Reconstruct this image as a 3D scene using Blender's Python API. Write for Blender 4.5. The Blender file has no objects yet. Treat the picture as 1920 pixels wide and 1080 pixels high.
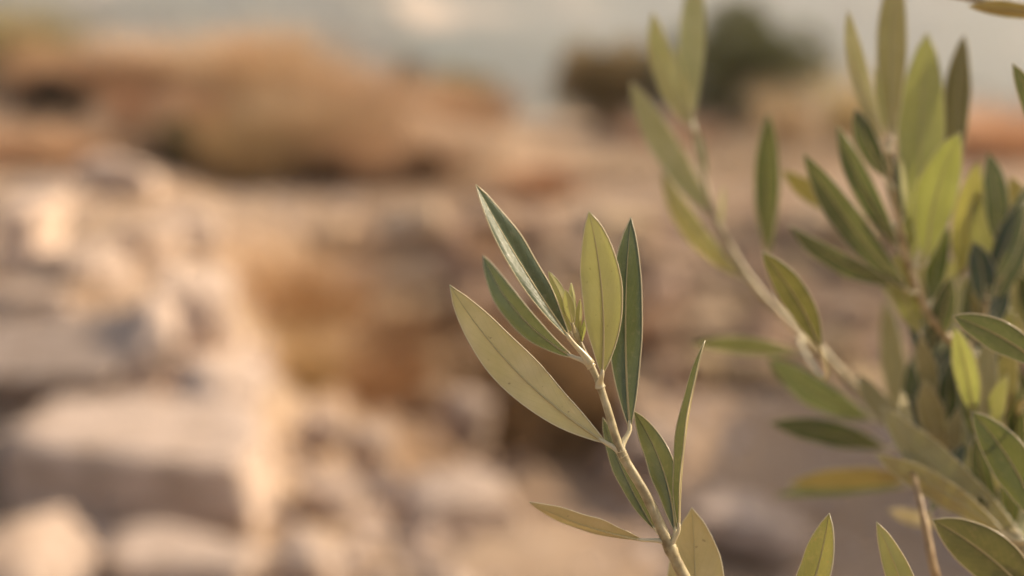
import bpy, math, random
import numpy as np
from mathutils import Vector, Matrix, noise as mnoise

SC = bpy.context.scene
COL = SC.collection
R = math.radians

# ------------------------------------------------------------------ camera
FPX = 50.0 / 36.0 * 1920.0
PITCH = math.atan(600.0 / FPX)
CAM = Vector((0.0, 0.0, 1.45))
FW = Vector((0.0, math.cos(PITCH), -math.sin(PITCH)))
RT = Vector((1.0, 0.0, 0.0))
UP = Vector((0.0, math.sin(PITCH), math.cos(PITCH)))
FOCUS = 0.362
cd = bpy.data.cameras.new('camera')
cam = bpy.data.objects.new('camera', cd)
COL.objects.link(cam)
cam.location = CAM
cam.rotation_euler = (R(90) - PITCH, 0, 0)
cd.lens = 50.0
cd.sensor_width = 36.0
cd.clip_start = 0.01
cd.clip_end = 12000.0
cd.dof.use_dof = True
cd.dof.focus_distance = FOCUS
cd.dof.aperture_fstop = 5.0
SC.camera = cam

# ------------------------------------------------------------------ light
SUN_EL, SUN_AZ = R(30.0), R(70.0)          # azimuth measured from +Y towards +X
SD = Vector((math.sin(SUN_AZ) * math.cos(SUN_EL), math.cos(SUN_AZ) * math.cos(SUN_EL), math.sin(SUN_EL)))
w = bpy.data.worlds.new('World')
SC.world = w
w.use_nodes = True
wn = w.node_tree.nodes
sky = wn.new('ShaderNodeTexSky')
sky.sky_type = 'NISHITA'
sky.sun_disc = False
sky.sun_elevation = SUN_EL
sky.sun_rotation = SUN_AZ
sky.air_density = 1.0
sky.dust_density = 6.0
sky.ozone_density = 0.6
w.node_tree.links.new(sky.outputs[0], wn['Background'].inputs[0])
wn['Background'].inputs[1].default_value = 0.135
ld = bpy.data.lights.new('sun', 'SUN')
ld.energy = 4.7
ld.angle = R(0.6)
ld.color = (1.0, 0.82, 0.61)
sun = bpy.data.objects.new('sun', ld)
COL.objects.link(sun)
sun.rotation_euler = SD.to_track_quat('Z', 'Y').to_euler()
SC.view_settings.view_transform = 'Standard'
SC.view_settings.look = 'None'
SC.view_settings.gamma = 1.0
SC.view_settings.use_curve_mapping = False
SC.view_settings.exposure = 0.52
SC.cycles.use_denoising = True
SC.cycles.use_adaptive_sampling = False
SC.cycles.max_bounces = 8
SC.cycles.transmission_bounces = 6
SC.cycles.volume_bounces = 1
SC.cycles.sample_clamp_indirect = 6.0
SC.cycles.caustics_reflective = False


# ------------------------------------------------------------------ helpers
def at(px, py, d):
    """point seen at photo pixel (px, py) and view depth d metres"""
    return CAM + d * (FW + RT * ((px - 960.0) / FPX) - UP * ((py - 540.0) / FPX))


def at_y(px, py, Y):
    r = FW + RT * ((px - 960.0) / FPX) - UP * ((py - 540.0) / FPX)
    return CAM + r * (Y / r.y)


def tag(o, label=None, cat=None, group=None, kind=None):
    if label: o['label'] = label
    if cat: o['category'] = cat
    if group: o['group'] = group
    if kind: o['kind'] = kind
    return o


def make_mesh(name, V, F, mats, mi=None, smooth=True, uv=None, col=None):
    me = bpy.data.meshes.new(name)
    me.from_pydata([tuple(v) for v in V], [], F)
    for m in mats: me.materials.append(m)
    if mi is not None: me.polygons.foreach_set('material_index', mi)
    me.polygons.foreach_set('use_smooth', [smooth] * len(F))
    if uv is not None:
        l = me.uv_layers.new(name='UVMap')
        li = np.zeros(len(me.loops), dtype=np.int32)
        me.loops.foreach_get('vertex_index', li)
        l.data.foreach_set('uv', np.asarray(uv, dtype=np.float32)[li].ravel())
    if col is not None:
        a = me.attributes.new('shade', 'FLOAT', 'POINT')
        a.data.foreach_set('value', np.asarray(col, dtype=np.float32))
    me.update()
    return me


def link(name, me, parent=None, loc=(0, 0, 0), rot=(0, 0, 0), scale=(1, 1, 1)):
    o = bpy.data.objects.new(name, me)
    COL.objects.link(o)
    o.location = loc
    o.rotation_euler = rot
    o.scale = scale
    if parent is not None: o.parent = parent
    return o


class Builder:
    def __init__(self):
        self.V, self.F, self.M, self.U = [], [], [], []

    def tube(self, pts, rad, n=8, mat=0, uvv=None, cap=True):
        b = len(self.V)
        k = len(pts)
        prev = None
        for i, p in enumerate(pts):
            t = (pts[min(i + 1, k - 1)] - pts[max(i - 1, 0)])
            if t.length < 1e-9: t = Vector((0, 0, 1))
            t.normalize()
            if prev is None:
                a = t.cross(Vector((0, 0, 1)))
                if a.length < 1e-3: a = t.cross(Vector((1, 0, 0)))
            else:
                a = prev - t * prev.dot(t)
            a.normalize()
            prev = a
            c = t.cross(a)
            for j in range(n):
                g = 2 * math.pi * j / n
                self.V.append(p + (a * math.cos(g) + c * math.sin(g)) * rad[i])
                self.U.append((j / n, i / max(1, k - 1)))
        for i in range(k - 1):
            for j in range(n):
                j2 = (j + 1) % n
                self.F.append((b + i * n + j, b + i * n + j2, b + (i + 1) * n + j2, b + (i + 1) * n + j))
                self.M.append(mat)
        if cap:
            self.F.append(tuple(b + j for j in reversed(range(n)))); self.M.append(mat)
            self.F.append(tuple(b + (k - 1) * n + j for j in range(n))); self.M.append(mat)


def catmull(P, n):
    out = []
    k = len(P)
    for i in range(k - 1):
        p0 = P[max(i - 1, 0)]; p1 = P[i]; p2 = P[i + 1]; p3 = P[min(i + 2, k - 1)]
        for s in range(n):
            t = s / n
            out.append(0.5 * ((2 * p1) + (p2 - p0) * t + (2 * p0 - 5 * p1 + 4 * p2 - p3) * t * t + (3 * p1 - p0 - 3 * p2 + p3) * t ** 3))
    out.append(P[-1].copy())
    return out


# numpy value noise
def _hash(ix, iy, seed):
    h = (ix.astype(np.int64) * 374761393 + iy.astype(np.int64) * 668265263 + seed * 1442695041) & 0xffffffff
    h = ((h ^ (h >> 13)) * 1274126177) & 0xffffffff
    h = h ^ (h >> 16)
    return (h & 0xffff) / 65535.0


def vnoise(x, y, seed=0):
    ix = np.floor(x); iy = np.floor(y)
    fx = x - ix; fy = y - iy
    fx = fx * fx * (3 - 2 * fx); fy = fy * fy * (3 - 2 * fy)
    a = _hash(ix, iy, seed); b = _hash(ix + 1, iy, seed)
    c = _hash(ix, iy + 1, seed); d = _hash(ix + 1, iy + 1, seed)
    return (a * (1 - fx) + b * fx) * (1 - fy) + (c * (1 - fx) + d * fx) * fy - 0.5


def fbm(x, y, seed=0, o=4):
    s = 0; a = 1.0
    for i in range(o):
        s = s + a * vnoise(x * 2 ** i + 13.7 * i, y * 2 ** i + 7.1 * i, seed + i)
        a *= 0.5
    return s


def S(x, a, b):
    t = np.clip((x - a) / (b - a), 0, 1)
    return t * t * (3 - 2 * t)


# ------------------------------------------------------------------ materials
def nodes_of(m):
    m.use_nodes = True
    nt = m.node_tree
    return nt, nt.nodes, nt.links, nt.nodes['Principled BSDF'], nt.nodes['Material Output']


def ramp(ns, stops):
    r = ns.new('ShaderNodeValToRGB')
    e = r.color_ramp.elements
    while len(e) < len(stops): e.new(0.5)
    for q, (p, c) in zip(e, stops):
        q.position = p; q.color = (*c, 1)
    return r


def mixc(ns, ls, fac, a, b, mode='MIX'):
    m = ns.new('ShaderNodeMix'); m.data_type = 'RGBA'; m.blend_type = mode
    for k, v in ((0, fac), (6, a), (7, b)):
        if hasattr(v, 'is_linked') or hasattr(v, 'links'):
            ls.new(v, m.inputs[k])
        elif isinstance(v, (int, float)):
            m.inputs[k].default_value = v
        else:
            m.inputs[k].default_value = (*v, 1)
    return m.outputs[2]


def noise_tex(ns, ls, scale, detail=4, coord='Object', rough=0.55, vec=None):
    n = ns.new('ShaderNodeTexNoise')
    n.inputs['Scale'].default_value = scale
    n.inputs['Detail'].default_value = detail
    n.inputs['Roughness'].default_value = rough
    if vec is None:
        tc = ns.new('ShaderNodeTexCoord')
        vec = tc.outputs[coord]
    ls.new(vec, n.inputs['Vector'])
    return n.outputs['Fac']


def stone_material(name, c1, c2, c3, sc=3.0):
    m = bpy.data.materials.new(name)
    nt, ns, ls, P, O = nodes_of(m)
    f = noise_tex(ns, ls, sc, 6)
    r = ramp(ns, [(0.3, c1), (0.5, c2), (0.68, c3)])
    ls.new(f, r.inputs[0])
    f2 = noise_tex(ns, ls, sc * 9, 5)
    c = mixc(ns, ls, f2, r.outputs[0], tuple(x * 0.62 for x in c2))
    r2 = ramp(ns, [(0.45, (0, 0, 0)), (0.75, (1, 1, 1))]); ls.new(f2, r2.inputs[0])
    c = mixc(ns, ls, r2.outputs[0], r.outputs[0], c)
    oi = ns.new('ShaderNodeObjectInfo')
    c = mixc(ns, ls, 1.0, c, oi.outputs['Color'], 'MULTIPLY')
    ls.new(c, P.inputs['Base Color'])
    P.inputs['Roughness'].default_value = 0.92
    P.inputs['Specular IOR Level'].default_value = 0.2
    b = ns.new('ShaderNodeBump'); b.inputs['Strength'].default_value = 0.7; b.inputs['Distance'].default_value = 0.02
    ls.new(f2, b.inputs['Height']); ls.new(b.outputs[0], P.inputs['Normal'])
    return m


M_STONE = stone_material('weathered_limestone', (0.33, 0.24, 0.175), (0.55, 0.43, 0.345), (0.68, 0.555, 0.47))
M_WALLSTONE = stone_material('wall_stone', (0.36, 0.26, 0.17), (0.56, 0.43, 0.30), (0.66, 0.53, 0.39), 4.0)

# ground
M_GROUND = bpy.data.materials.new('dry_ground')
nt, ns, ls, P, O = nodes_of(M_GROUND)
f = noise_tex(ns, ls, 0.9, 8, rough=0.6)
r = ramp(ns, [(0.32, (0.23, 0.15, 0.09)), (0.46, (0.37, 0.265, 0.18)), (0.56, (0.47, 0.355, 0.25)), (0.7, (0.57, 0.455, 0.34))])
ls.new(f, r.inputs[0])
f2 = noise_tex(ns, ls, 14.0, 6)
cg = mixc(ns, ls, f2, r.outputs[0], (0.24, 0.155, 0.09))
at_ = ns.new('ShaderNodeAttribute'); at_.attribute_name = 'shade'      # 0 earth, 1 grassy turf, 2 far country
rg = ramp(ns, [(0.35, (0.30, 0.20, 0.125)), (0.6, (0.46, 0.33, 0.215))])
ls.new(f2, rg.inputs[0])
clampn = ns.new('ShaderNodeMath'); clampn.operation = 'MINIMUM'; clampn.inputs[1].default_value = 1.0
ls.new(at_.outputs['Fac'], clampn.inputs[0])
cg = mixc(ns, ls, clampn.outputs[0], cg, rg.outputs[0])
ff = noise_tex(ns, ls, 0.007, 6, rough=0.62)
rf = ramp(ns, [(0.42, (0.02, 0.035, 0.025)), (0.52, (0.06, 0.07, 0.05)), (0.58, (0.17, 0.145, 0.10)), (0.66, (0.55, 0.40, 0.27))])
ls.new(ff, rf.inputs[0])
sub = ns.new('ShaderNodeMath'); sub.operation = 'SUBTRACT'; sub.inputs[1].default_value = 1.0; sub.use_clamp = True
ls.new(at_.outputs['Fac'], sub.inputs[0])
cg = mixc(ns, ls, sub.outputs[0], cg, rf.outputs[0])
ls.new(cg, P.inputs['Base Color'])
P.inputs['Roughness'].default_value = 0.95
P.inputs['Specular IOR Level'].default_value = 0.15
b = ns.new('ShaderNodeBump'); b.inputs['Strength'].default_value = 0.6; b.inputs['Distance'].default_value = 0.03
ls.new(f2, b.inputs['Height']); ls.new(b.outputs[0], P.inputs['Normal'])


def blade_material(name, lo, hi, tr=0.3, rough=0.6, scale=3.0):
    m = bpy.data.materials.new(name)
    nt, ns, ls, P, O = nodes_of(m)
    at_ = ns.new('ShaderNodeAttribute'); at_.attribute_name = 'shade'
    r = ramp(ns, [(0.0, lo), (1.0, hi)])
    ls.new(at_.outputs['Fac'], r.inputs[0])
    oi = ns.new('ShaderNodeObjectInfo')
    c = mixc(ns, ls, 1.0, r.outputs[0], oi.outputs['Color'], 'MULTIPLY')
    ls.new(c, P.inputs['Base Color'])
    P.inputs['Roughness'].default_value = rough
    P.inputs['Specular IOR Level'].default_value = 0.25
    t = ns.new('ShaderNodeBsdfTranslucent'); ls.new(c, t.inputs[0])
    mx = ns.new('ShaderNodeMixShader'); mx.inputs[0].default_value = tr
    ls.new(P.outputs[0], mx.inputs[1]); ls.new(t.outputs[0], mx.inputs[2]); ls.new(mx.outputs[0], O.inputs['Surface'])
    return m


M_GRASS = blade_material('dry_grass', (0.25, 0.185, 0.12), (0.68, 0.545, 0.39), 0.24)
M_SCRUB = blade_material('scrub_leaves', (0.045, 0.045, 0.022), (0.13, 0.125, 0.06), 0.2)
M_SCRUB_BROWN = blade_material('brown_scrub_leaves', (0.13, 0.095, 0.045), (0.26, 0.20, 0.11), 0.25)
M_TWIG = bpy.data.materials.new('grey_twig')
nt, ns, ls, P, O = nodes_of(M_TWIG)
P.inputs['Base Color'].default_value = (0.10, 0.075, 0.055, 1); P.inputs['Roughness'].default_value = 0.9


def leaf_material(name, up1, up2, un1, un2, tcol, tfac, rough=0.27):
    m = bpy.data.materials.new(name)
    nt, ns, ls, P, O = nodes_of(m)
    geo = ns.new('ShaderNodeNewGeometry')
    uv = ns.new('ShaderNodeUVMap')
    sep = ns.new('ShaderNodeSeparateXYZ'); ls.new(uv.outputs[0], sep.inputs[0])
    n1 = noise_tex(ns, ls, 90.0, 4)
    n2 = noise_tex(ns, ls, 1100.0, 3)
    r1 = ramp(ns, [(0.36, up1), (0.66, up2)]); ls.new(n1, r1.inputs[0])
    r2 = ramp(ns, [(0.34, un1), (0.68, un2)]); ls.new(n1, r2.inputs[0])
    cu = mixc(ns, ls, 0.25, r1.outputs[0], mixc(ns, ls, n2, (0.4, 0.4, 0.4), (1.5, 1.5, 1.5)), 'MULTIPLY')
    # mid-vein band: |u - 0.5|
    a1 = ns.new('ShaderNodeMath'); a1.operation = 'SUBTRACT'; a1.inputs[1].default_value = 0.5; ls.new(sep.outputs[0], a1.inputs[0])
    a2 = ns.new('ShaderNodeMath'); a2.operation = 'ABSOLUTE'; ls.new(a1.outputs[0], a2.inputs[0])
    mr = ns.new('ShaderNodeMapRange'); mr.inputs[1].default_value = 0.012; mr.inputs[2].default_value = 0.035
    mr.inputs[3].default_value = 0.55; mr.inputs[4].default_value = 0.0; ls.new(a2.outputs[0], mr.inputs[0])
    cu = mixc(ns, ls, mr.outputs[0], cu, (0.30, 0.29, 0.14))
    # side veins, faint, running obliquely to the margin
    wv = ns.new('ShaderNodeMath'); wv.operation = 'MULTIPLY_ADD'; wv.inputs[1].default_value = -0.55
    ls.new(a2.outputs[0], wv.inputs[0]); ls.new(sep.outputs[1], wv.inputs[2])
    wn_ = ns.new('ShaderNodeMath'); wn_.operation = 'MULTIPLY_ADD'; wn_.inputs[1].default_value = 0.05
    ls.new(n1, wn_.inputs[0]); ls.new(wv.outputs[0], wn_.inputs[2])
    fr = ns.new('ShaderNodeMath'); fr.operation = 'PINGPONG'; fr.inputs[1].default_value = 0.04; ls.new(wn_.outputs[0], fr.inputs[0])
    vr = ns.new('ShaderNodeMapRange'); vr.inputs[1].default_value = 0.0; vr.inputs[2].default_value = 0.012
    vr.inputs[3].default_value = 0.10; vr.inputs[4].default_value = 0.0; ls.new(fr.outputs[0], vr.inputs[0])
    cu = mixc(ns, ls, vr.outputs[0], cu, (0.20, 0.21, 0.10))
    ds = noise_tex(ns, ls, 420.0, 6, rough=0.7)
    dr = ramp(ns, [(0.52, (0, 0, 0)), (0.76, (0.28, 0.28, 0.28))]); ls.new(ds, dr.inputs[0])
    cu = mixc(ns, ls, dr.outputs[0], cu, (0.30, 0.26, 0.18))
    sp_ = noise_tex(ns, ls, 700.0, 1)
    sr = ramp(ns, [(0.73, (0, 0, 0)), (0.77, (0.7, 0.7, 0.7))]); ls.new(sp_, sr.inputs[0])
    un = mixc(ns, ls, vr.outputs[0], r2.outputs[0], (0.30, 0.25, 0.10))
    un = mixc(ns, ls, sr.outputs[0], un, (0.20, 0.14, 0.06))
    cu = mixc(ns, ls, sr.outputs[0], cu, (0.12, 0.09, 0.04))
    c = mixc(ns, ls, geo.outputs['Backfacing'], cu, un)
    oi = ns.new('ShaderNodeObjectInfo')
    c = mixc(ns, ls, 1.0, c, oi.outputs['Color'], 'MULTIPLY')
    ls.new(c, P.inputs['Base Color'])
    rr = ns.new('ShaderNodeMapRange'); rr.inputs[3].default_value = rough; rr.inputs[4].default_value = 0.62
    ls.new(geo.outputs['Backfacing'], rr.inputs[0])
    ls.new(rr.outputs[0], P.inputs['Roughness'])
    P.inputs['Specular IOR Level'].default_value = 0.6
    P.inputs['Sheen Weight'].default_value = 0.08
    b = ns.new('ShaderNodeBump'); b.inputs['Strength'].default_value = 0.25; b.inputs['Distance'].default_value = 0.0003
    ad = ns.new('ShaderNodeMath'); ad.operation = 'MULTIPLY_ADD'; ad.inputs[1].default_value = -2.0
    ls.new(vr.outputs[0], ad.inputs[0]); ls.new(n2, ad.inputs[2])
    ls.new(ad.outputs[0], b.inputs['Height']); ls.new(b.outputs[0], P.inputs['Normal'])
    t = ns.new('ShaderNodeBsdfTranslucent')
    ct = mixc(ns, ls, 1.0, tcol, oi.outputs['Color'], 'MULTIPLY')
    ct = mixc(ns, ls, 0.5, ct, mixc(ns, ls, n1, (0.5, 0.5, 0.5), (1.4, 1.4, 1.4)), 'MULTIPLY')
    ct = mixc(ns, ls, mr.outputs[0], ct, (0.26, 0.25, 0.08))
    ls.new(ct, t.inputs[0])
    mx = ns.new('ShaderNodeMixShader'); mx.inputs[0].default_value = tfac
    ls.new(P.outputs[0], mx.inputs[1]); ls.new(t.outputs[0], mx.inputs[2]); ls.new(mx.outputs[0], O.inputs['Surface'])
    return m


UP1, UP2 = (0.034, 0.060, 0.027), (0.068, 0.098, 0.042)
UN1, UN2 = (0.46, 0.385, 0.17), (0.55, 0.46, 0.24)
M_LEAF = leaf_material('olive_leaf', UP1, UP2, UN1, UN2, (0.26, 0.28, 0.08), 0.17)
M_LEAF_YOUNG = leaf_material('young_olive_leaf', (0.14, 0.17, 0.05), (0.22, 0.24, 0.08), (0.42, 0.40, 0.16), (0.50, 0.47, 0.22), (0.50, 0.52, 0.14), 0.42)
M_RIB = bpy.data.materials.new('leaf_margin')
nt, ns, ls, P, O = nodes_of(M_RIB)
P.inputs['Base Color'].default_value = (0.70, 0.62, 0.40, 1); P.inputs['Roughness'].default_value = 0.25
P.inputs['Subsurface Weight'].default_value = 0.0
t = ns.new('ShaderNodeBsdfTranslucent'); t.inputs[0].default_value = (0.5, 0.45, 0.15, 1)
mx = ns.new('ShaderNodeMixShader'); mx.inputs[0].default_value = 0.25
ls.new(P.outputs[0], mx.inputs[1]); ls.new(t.outputs[0], mx.inputs[2]); ls.new(mx.outputs[0], O.inputs['Surface'])
M_VEIN = bpy.data.materials.new('leaf_mid_vein')
nt, ns, ls, P, O = nodes_of(M_VEIN)
P.inputs['Base Color'].default_value = (0.42, 0.36, 0.18, 1); P.inputs['Roughness'].default_value = 0.5
M_STEM = bpy.data.materials.new('olive_stem')
nt, ns, ls, P, O = nodes_of(M_STEM)
f = noise_tex(ns, ls, 260.0, 5)
r = ramp(ns, [(0.33, (0.20, 0.15, 0.07)), (0.5, (0.35, 0.29, 0.15)), (0.7, (0.48, 0.41, 0.25))]); ls.new(f, r.inputs[0])
oi = ns.new('ShaderNodeObjectInfo')
ls.new(mixc(ns, ls, 1.0, r.outputs[0], oi.outputs['Color'], 'MULTIPLY'), P.inputs['Base Color'])
P.inputs['Roughness'].default_value = 0.45
b = ns.new('ShaderNodeBump'); b.inputs['Strength'].default_value = 0.4; b.inputs['Distance'].default_value = 0.0004
ls.new(f, b.inputs['Height']); ls.new(b.outputs[0], P.inputs['Normal'])
M_BARK = bpy.data.materials.new('olive_bark')
nt, ns, ls, P, O = nodes_of(M_BARK)
f = noise_tex(ns, ls, 60.0, 6)
r = ramp(ns, [(0.35, (0.08, 0.065, 0.05)), (0.65, (0.24, 0.20, 0.16))]); ls.new(f, r.inputs[0]); ls.new(r.outputs[0], P.inputs['Base Color'])
P.inputs['Roughness'].default_value = 0.85
b = ns.new('ShaderNodeBump'); b.inputs['Strength'].default_value = 0.8; b.inputs['Distance'].default_value = 0.004
ls.new(f, b.inputs['Height']); ls.new(b.outputs[0], P.inputs['Normal'])


# ------------------------------------------------------------------ terrain
def height(x, y):
    x = np.asarray(x, dtype=float); y = np.asarray(y, dtype=float)
    z = 0.05 * fbm(x * 0.7, y * 0.7, 3) + 0.025 * fbm(x * 3.1, y * 3.1, 9)
    # excavated pit in front of the far retaining wall
    inx = S(x + 0.10 * (y - 6.0), -1.45, -0.35)
    iny = S(y, 3.4, 6.6) * (1 - np.clip((y - 7.3) / 1.6, 0, 1))
    pit = -0.95 * inx * iny + 0.10 * fbm(x * 2.3, y * 2.3, 21) * inx * iny
    near = -0.20 * (1 - S(y, 4.4, 5.8)) * S(y, 1.2, 3.2)
    zz = z + np.minimum(pit, 0) + near * (1 - 0.3 * inx)
    # raised platform on the right of the hollow
    pl = S(x, 0.22 + 0.10 * (5.6 - y) , 0.46 + 0.10 * (5.6 - y)) * (1 - S(y, 5.55, 5.85))
    zz = zz * (1 - pl) + (z - 0.25) * pl
    # unseen bank on the right, added to throw shade across the platform
    bank = S(x - 0.28 * (y - 5.0), 2.0, 2.7) * S(y, 3.0, 4.2) * (1 - S(y, 6.2, 7.4))
    zz = zz * (1 - bank) + (1.12 + z * 2) * bank
    # left bank of the ruined wall
    lb = S(-x - 0.16 * y, 0.25, 1.0) * S(y, 4.4, 5.6) * (1 - S(y, 9.0, 11.0))
    zz = zz + 0.16 * lb
    # mound at the back left
    md = S(-x - 0.05 * y, -0.6, 4.6) * S(y, 9.6, 14.5)
    zz = zz + 0.86 * md * (1 - S(y, 17.0, 30.0))
    kn = np.exp(-(((x + 1.75) / 1.5) ** 2 + ((y - 11.9) / 1.3) ** 2))
    zz = zz + 0.36 * kn
    # deep hollow in the middle of the pit
    ho = np.exp(-(((x - 0.08) / 0.30) ** 2 + ((y - 5.5) / 0.8) ** 2))
    zz = zz + 0.22 * ho - 0.16 * np.exp(-(((x + 0.95) / 0.45) ** 2 + ((y - 3.72) / 0.22) ** 2))
    # the land falls to a valley and rises to the far hills
    rr = np.hypot(x, y)
    a = np.arctan2(x, y)
    front = 0.5 + 0.5 * np.cos(a)
    fall = -62.0 * S(rr, 15.0, 520.0) * (0.35 + 0.65 * front)
    edge = -4.2 * S(rr, 13.0, 30.0)
    hill = 215.0 * S(rr, 640.0, 1750.0) * (0.75 + 0.25 * np.cos(3 * a + 1.0)) + 26.0 * fbm(x / 170.0, y / 170.0, 31) * S(rr, 300.0, 900.0)
    far = fall + edge + hill + 1.2 * fbm(x / 18.0, y / 18.0, 41) * S(rr, 20.0, 90.0)
    return zz * (1 - S(rr, 30.0, 80.0)) + far


def h1(x, y): return float(height(np.array([x]), np.array([y]))[0])


fine = np.radians(np.arange(-28, 28.001, 0.16))
coarse = np.radians(np.arange(28 + 1.6, 360 - 28 - 0.8, 1.6))
ang = np.concatenate([fine, coarse])
rad = np.concatenate([np.array([0.4, 0.8, 1.3, 1.8, 2.3]), np.arange(2.6, 10.0, 0.035), np.geomspace(10.0, 2000.0, 190)])
AA, RR = np.meshgrid(ang, rad)
X = (RR * np.sin(AA)).ravel(); Y = (RR * np.cos(AA)).ravel()
Z = height(X, Y)
na, nr = len(ang), len(rad)
V = np.stack([X, Y, Z], 1)
V = np.vstack([V, [[0, 0, h1(0, 0)]]])
i = np.arange(nr - 1)[:, None] * na
j = np.arange(na)[None, :]
j2 = (j + 1) % na
Q = np.stack([i + j, i + na + j, i + na + j2, i + j2], -1).reshape(-1, 4)[:, ::-1]
F = [tuple(q) for q in Q.tolist()] + [(nr * na, (k + 1) % na, k) for k in range(na)]
RV = np.hypot(V[:, 0], V[:, 1])
turf = np.clip(S(V[:, 1], 9.7, 10.4) * (0.65 + 0.9 * fbm(V[:, 0] * 0.5, V[:, 1] * 0.35, 77, 3)), 0, 1)
turf = np.clip(turf * (1 - 0.0 * RV) + S(-V[:, 1], 0, 6), 0, 1)
shade = turf * (1 - S(RV, 40, 150)) + 2.0 * S(RV, 40, 150)
me = make_mesh('ground', V.tolist(), F, [M_GROUND], smooth=True, col=shade)
ground = link('ground', me)
tag(ground, kind='structure')


# ------------------------------------------------------------------ rocks
def rock_mesh(name, seed, n=11, boxy=8.0, planes=9, mat=None, rough=0.05, pmin=0.72):
    rng = np.random.RandomState(seed)
    g = np.linspace(-1, 1, n + 1)
    idx = {}
    V = []; F = []
    def vid(p):
        k = (round(p[0], 5), round(p[1], 5), round(p[2], 5))
        if k not in idx:
            idx[k] = len(V); V.append(p)
        return idx[k]
    for ax in range(3):
        for s in (-1, 1):
            for a in range(n):
                for b_ in range(n):
                    q = []
                    for (u, v) in ((g[a], g[b_]), (g[a + 1], g[b_]), (g[a + 1], g[b_ + 1]), (g[a], g[b_ + 1])):
                        p = [0, 0, 0]
                        p[ax] = s; p[(ax + 1) % 3] = u; p[(ax + 2) % 3] = v
                        q.append(vid(tuple(p)))
                    F.append(tuple(q if s > 0 else q[::-1]))
    P = np.array(V, dtype=float)
    P /= np.linalg.norm(P, axis=1)[:, None]
    N = [np.array(v, float) for v in ((1, 0, 0), (-1, 0, 0), (0, 1, 0), (0, -1, 0), (0, 0, 1), (0, 0, -1))]
    N = [v + rng.normal(0, 0.10, 3) for v in N]
    D = [1.0] * 6
    for _ in range(planes):
        v = rng.normal(0, 1, 3); N.append(v); D.append(rng.uniform(pmin, 1.15) * 1.15)
    N = [v / np.linalg.norm(v) for v in N]
    acc = 0
    for v, d in zip(N, D):
        acc = acc + (np.maximum(P @ v, 0.0) / d) ** (boxy * 2)
    r = acc ** (-1.0 / (boxy * 2))
    P = P * r[:, None]
    off = rng.uniform(0, 50, 3)
    for k in range(len(P)):
        v = Vector(P[k] * 1.7 + off)
        nz = mnoise.noise(v) + 0.5 * mnoise.noise(v * 2.6) + 0.28 * mnoise.noise(v * 6.0)
        P[k] *= 1 + rough * 2 * nz
    return make_mesh(name, P.tolist(), F, [mat or M_STONE], smooth=True)


ROCKS = [rock_mesh('rock', 10 + s, n=14, boxy=7 + s % 3 * 3, planes=7 + s % 4) for s in range(9)]
BLOCK = rock_mesh('block', 61, n=20, boxy=10, planes=4, rough=0.032, pmin=0.98)
BLOCK2 = rock_mesh('block', 67, n=20, boxy=22, planes=2, rough=0.018, pmin=1.0)
SLABS = [rock_mesh('slab', 40 + s, n=14, boxy=14, planes=4, rough=0.035, pmin=0.85) for s in range(4)]


def rock(name, me, px, py, Y, size, rz, tilt, label, cat='rock', tint=1.0, group=None):
    """centre seen at photo pixel (px, py), standing Y metres ahead; size in metres"""
    p = at_y(px, py, Y)
    o = link(name, me, None, p, (R(tilt[0]), R(tilt[1]), R(rz)), (size[0] / 2, size[1] / 2, size[2] / 2))
    o.color = (tint, tint * 0.98, tint * 0.95, 1)
    tag(o, label, cat, group)
    return o


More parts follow.
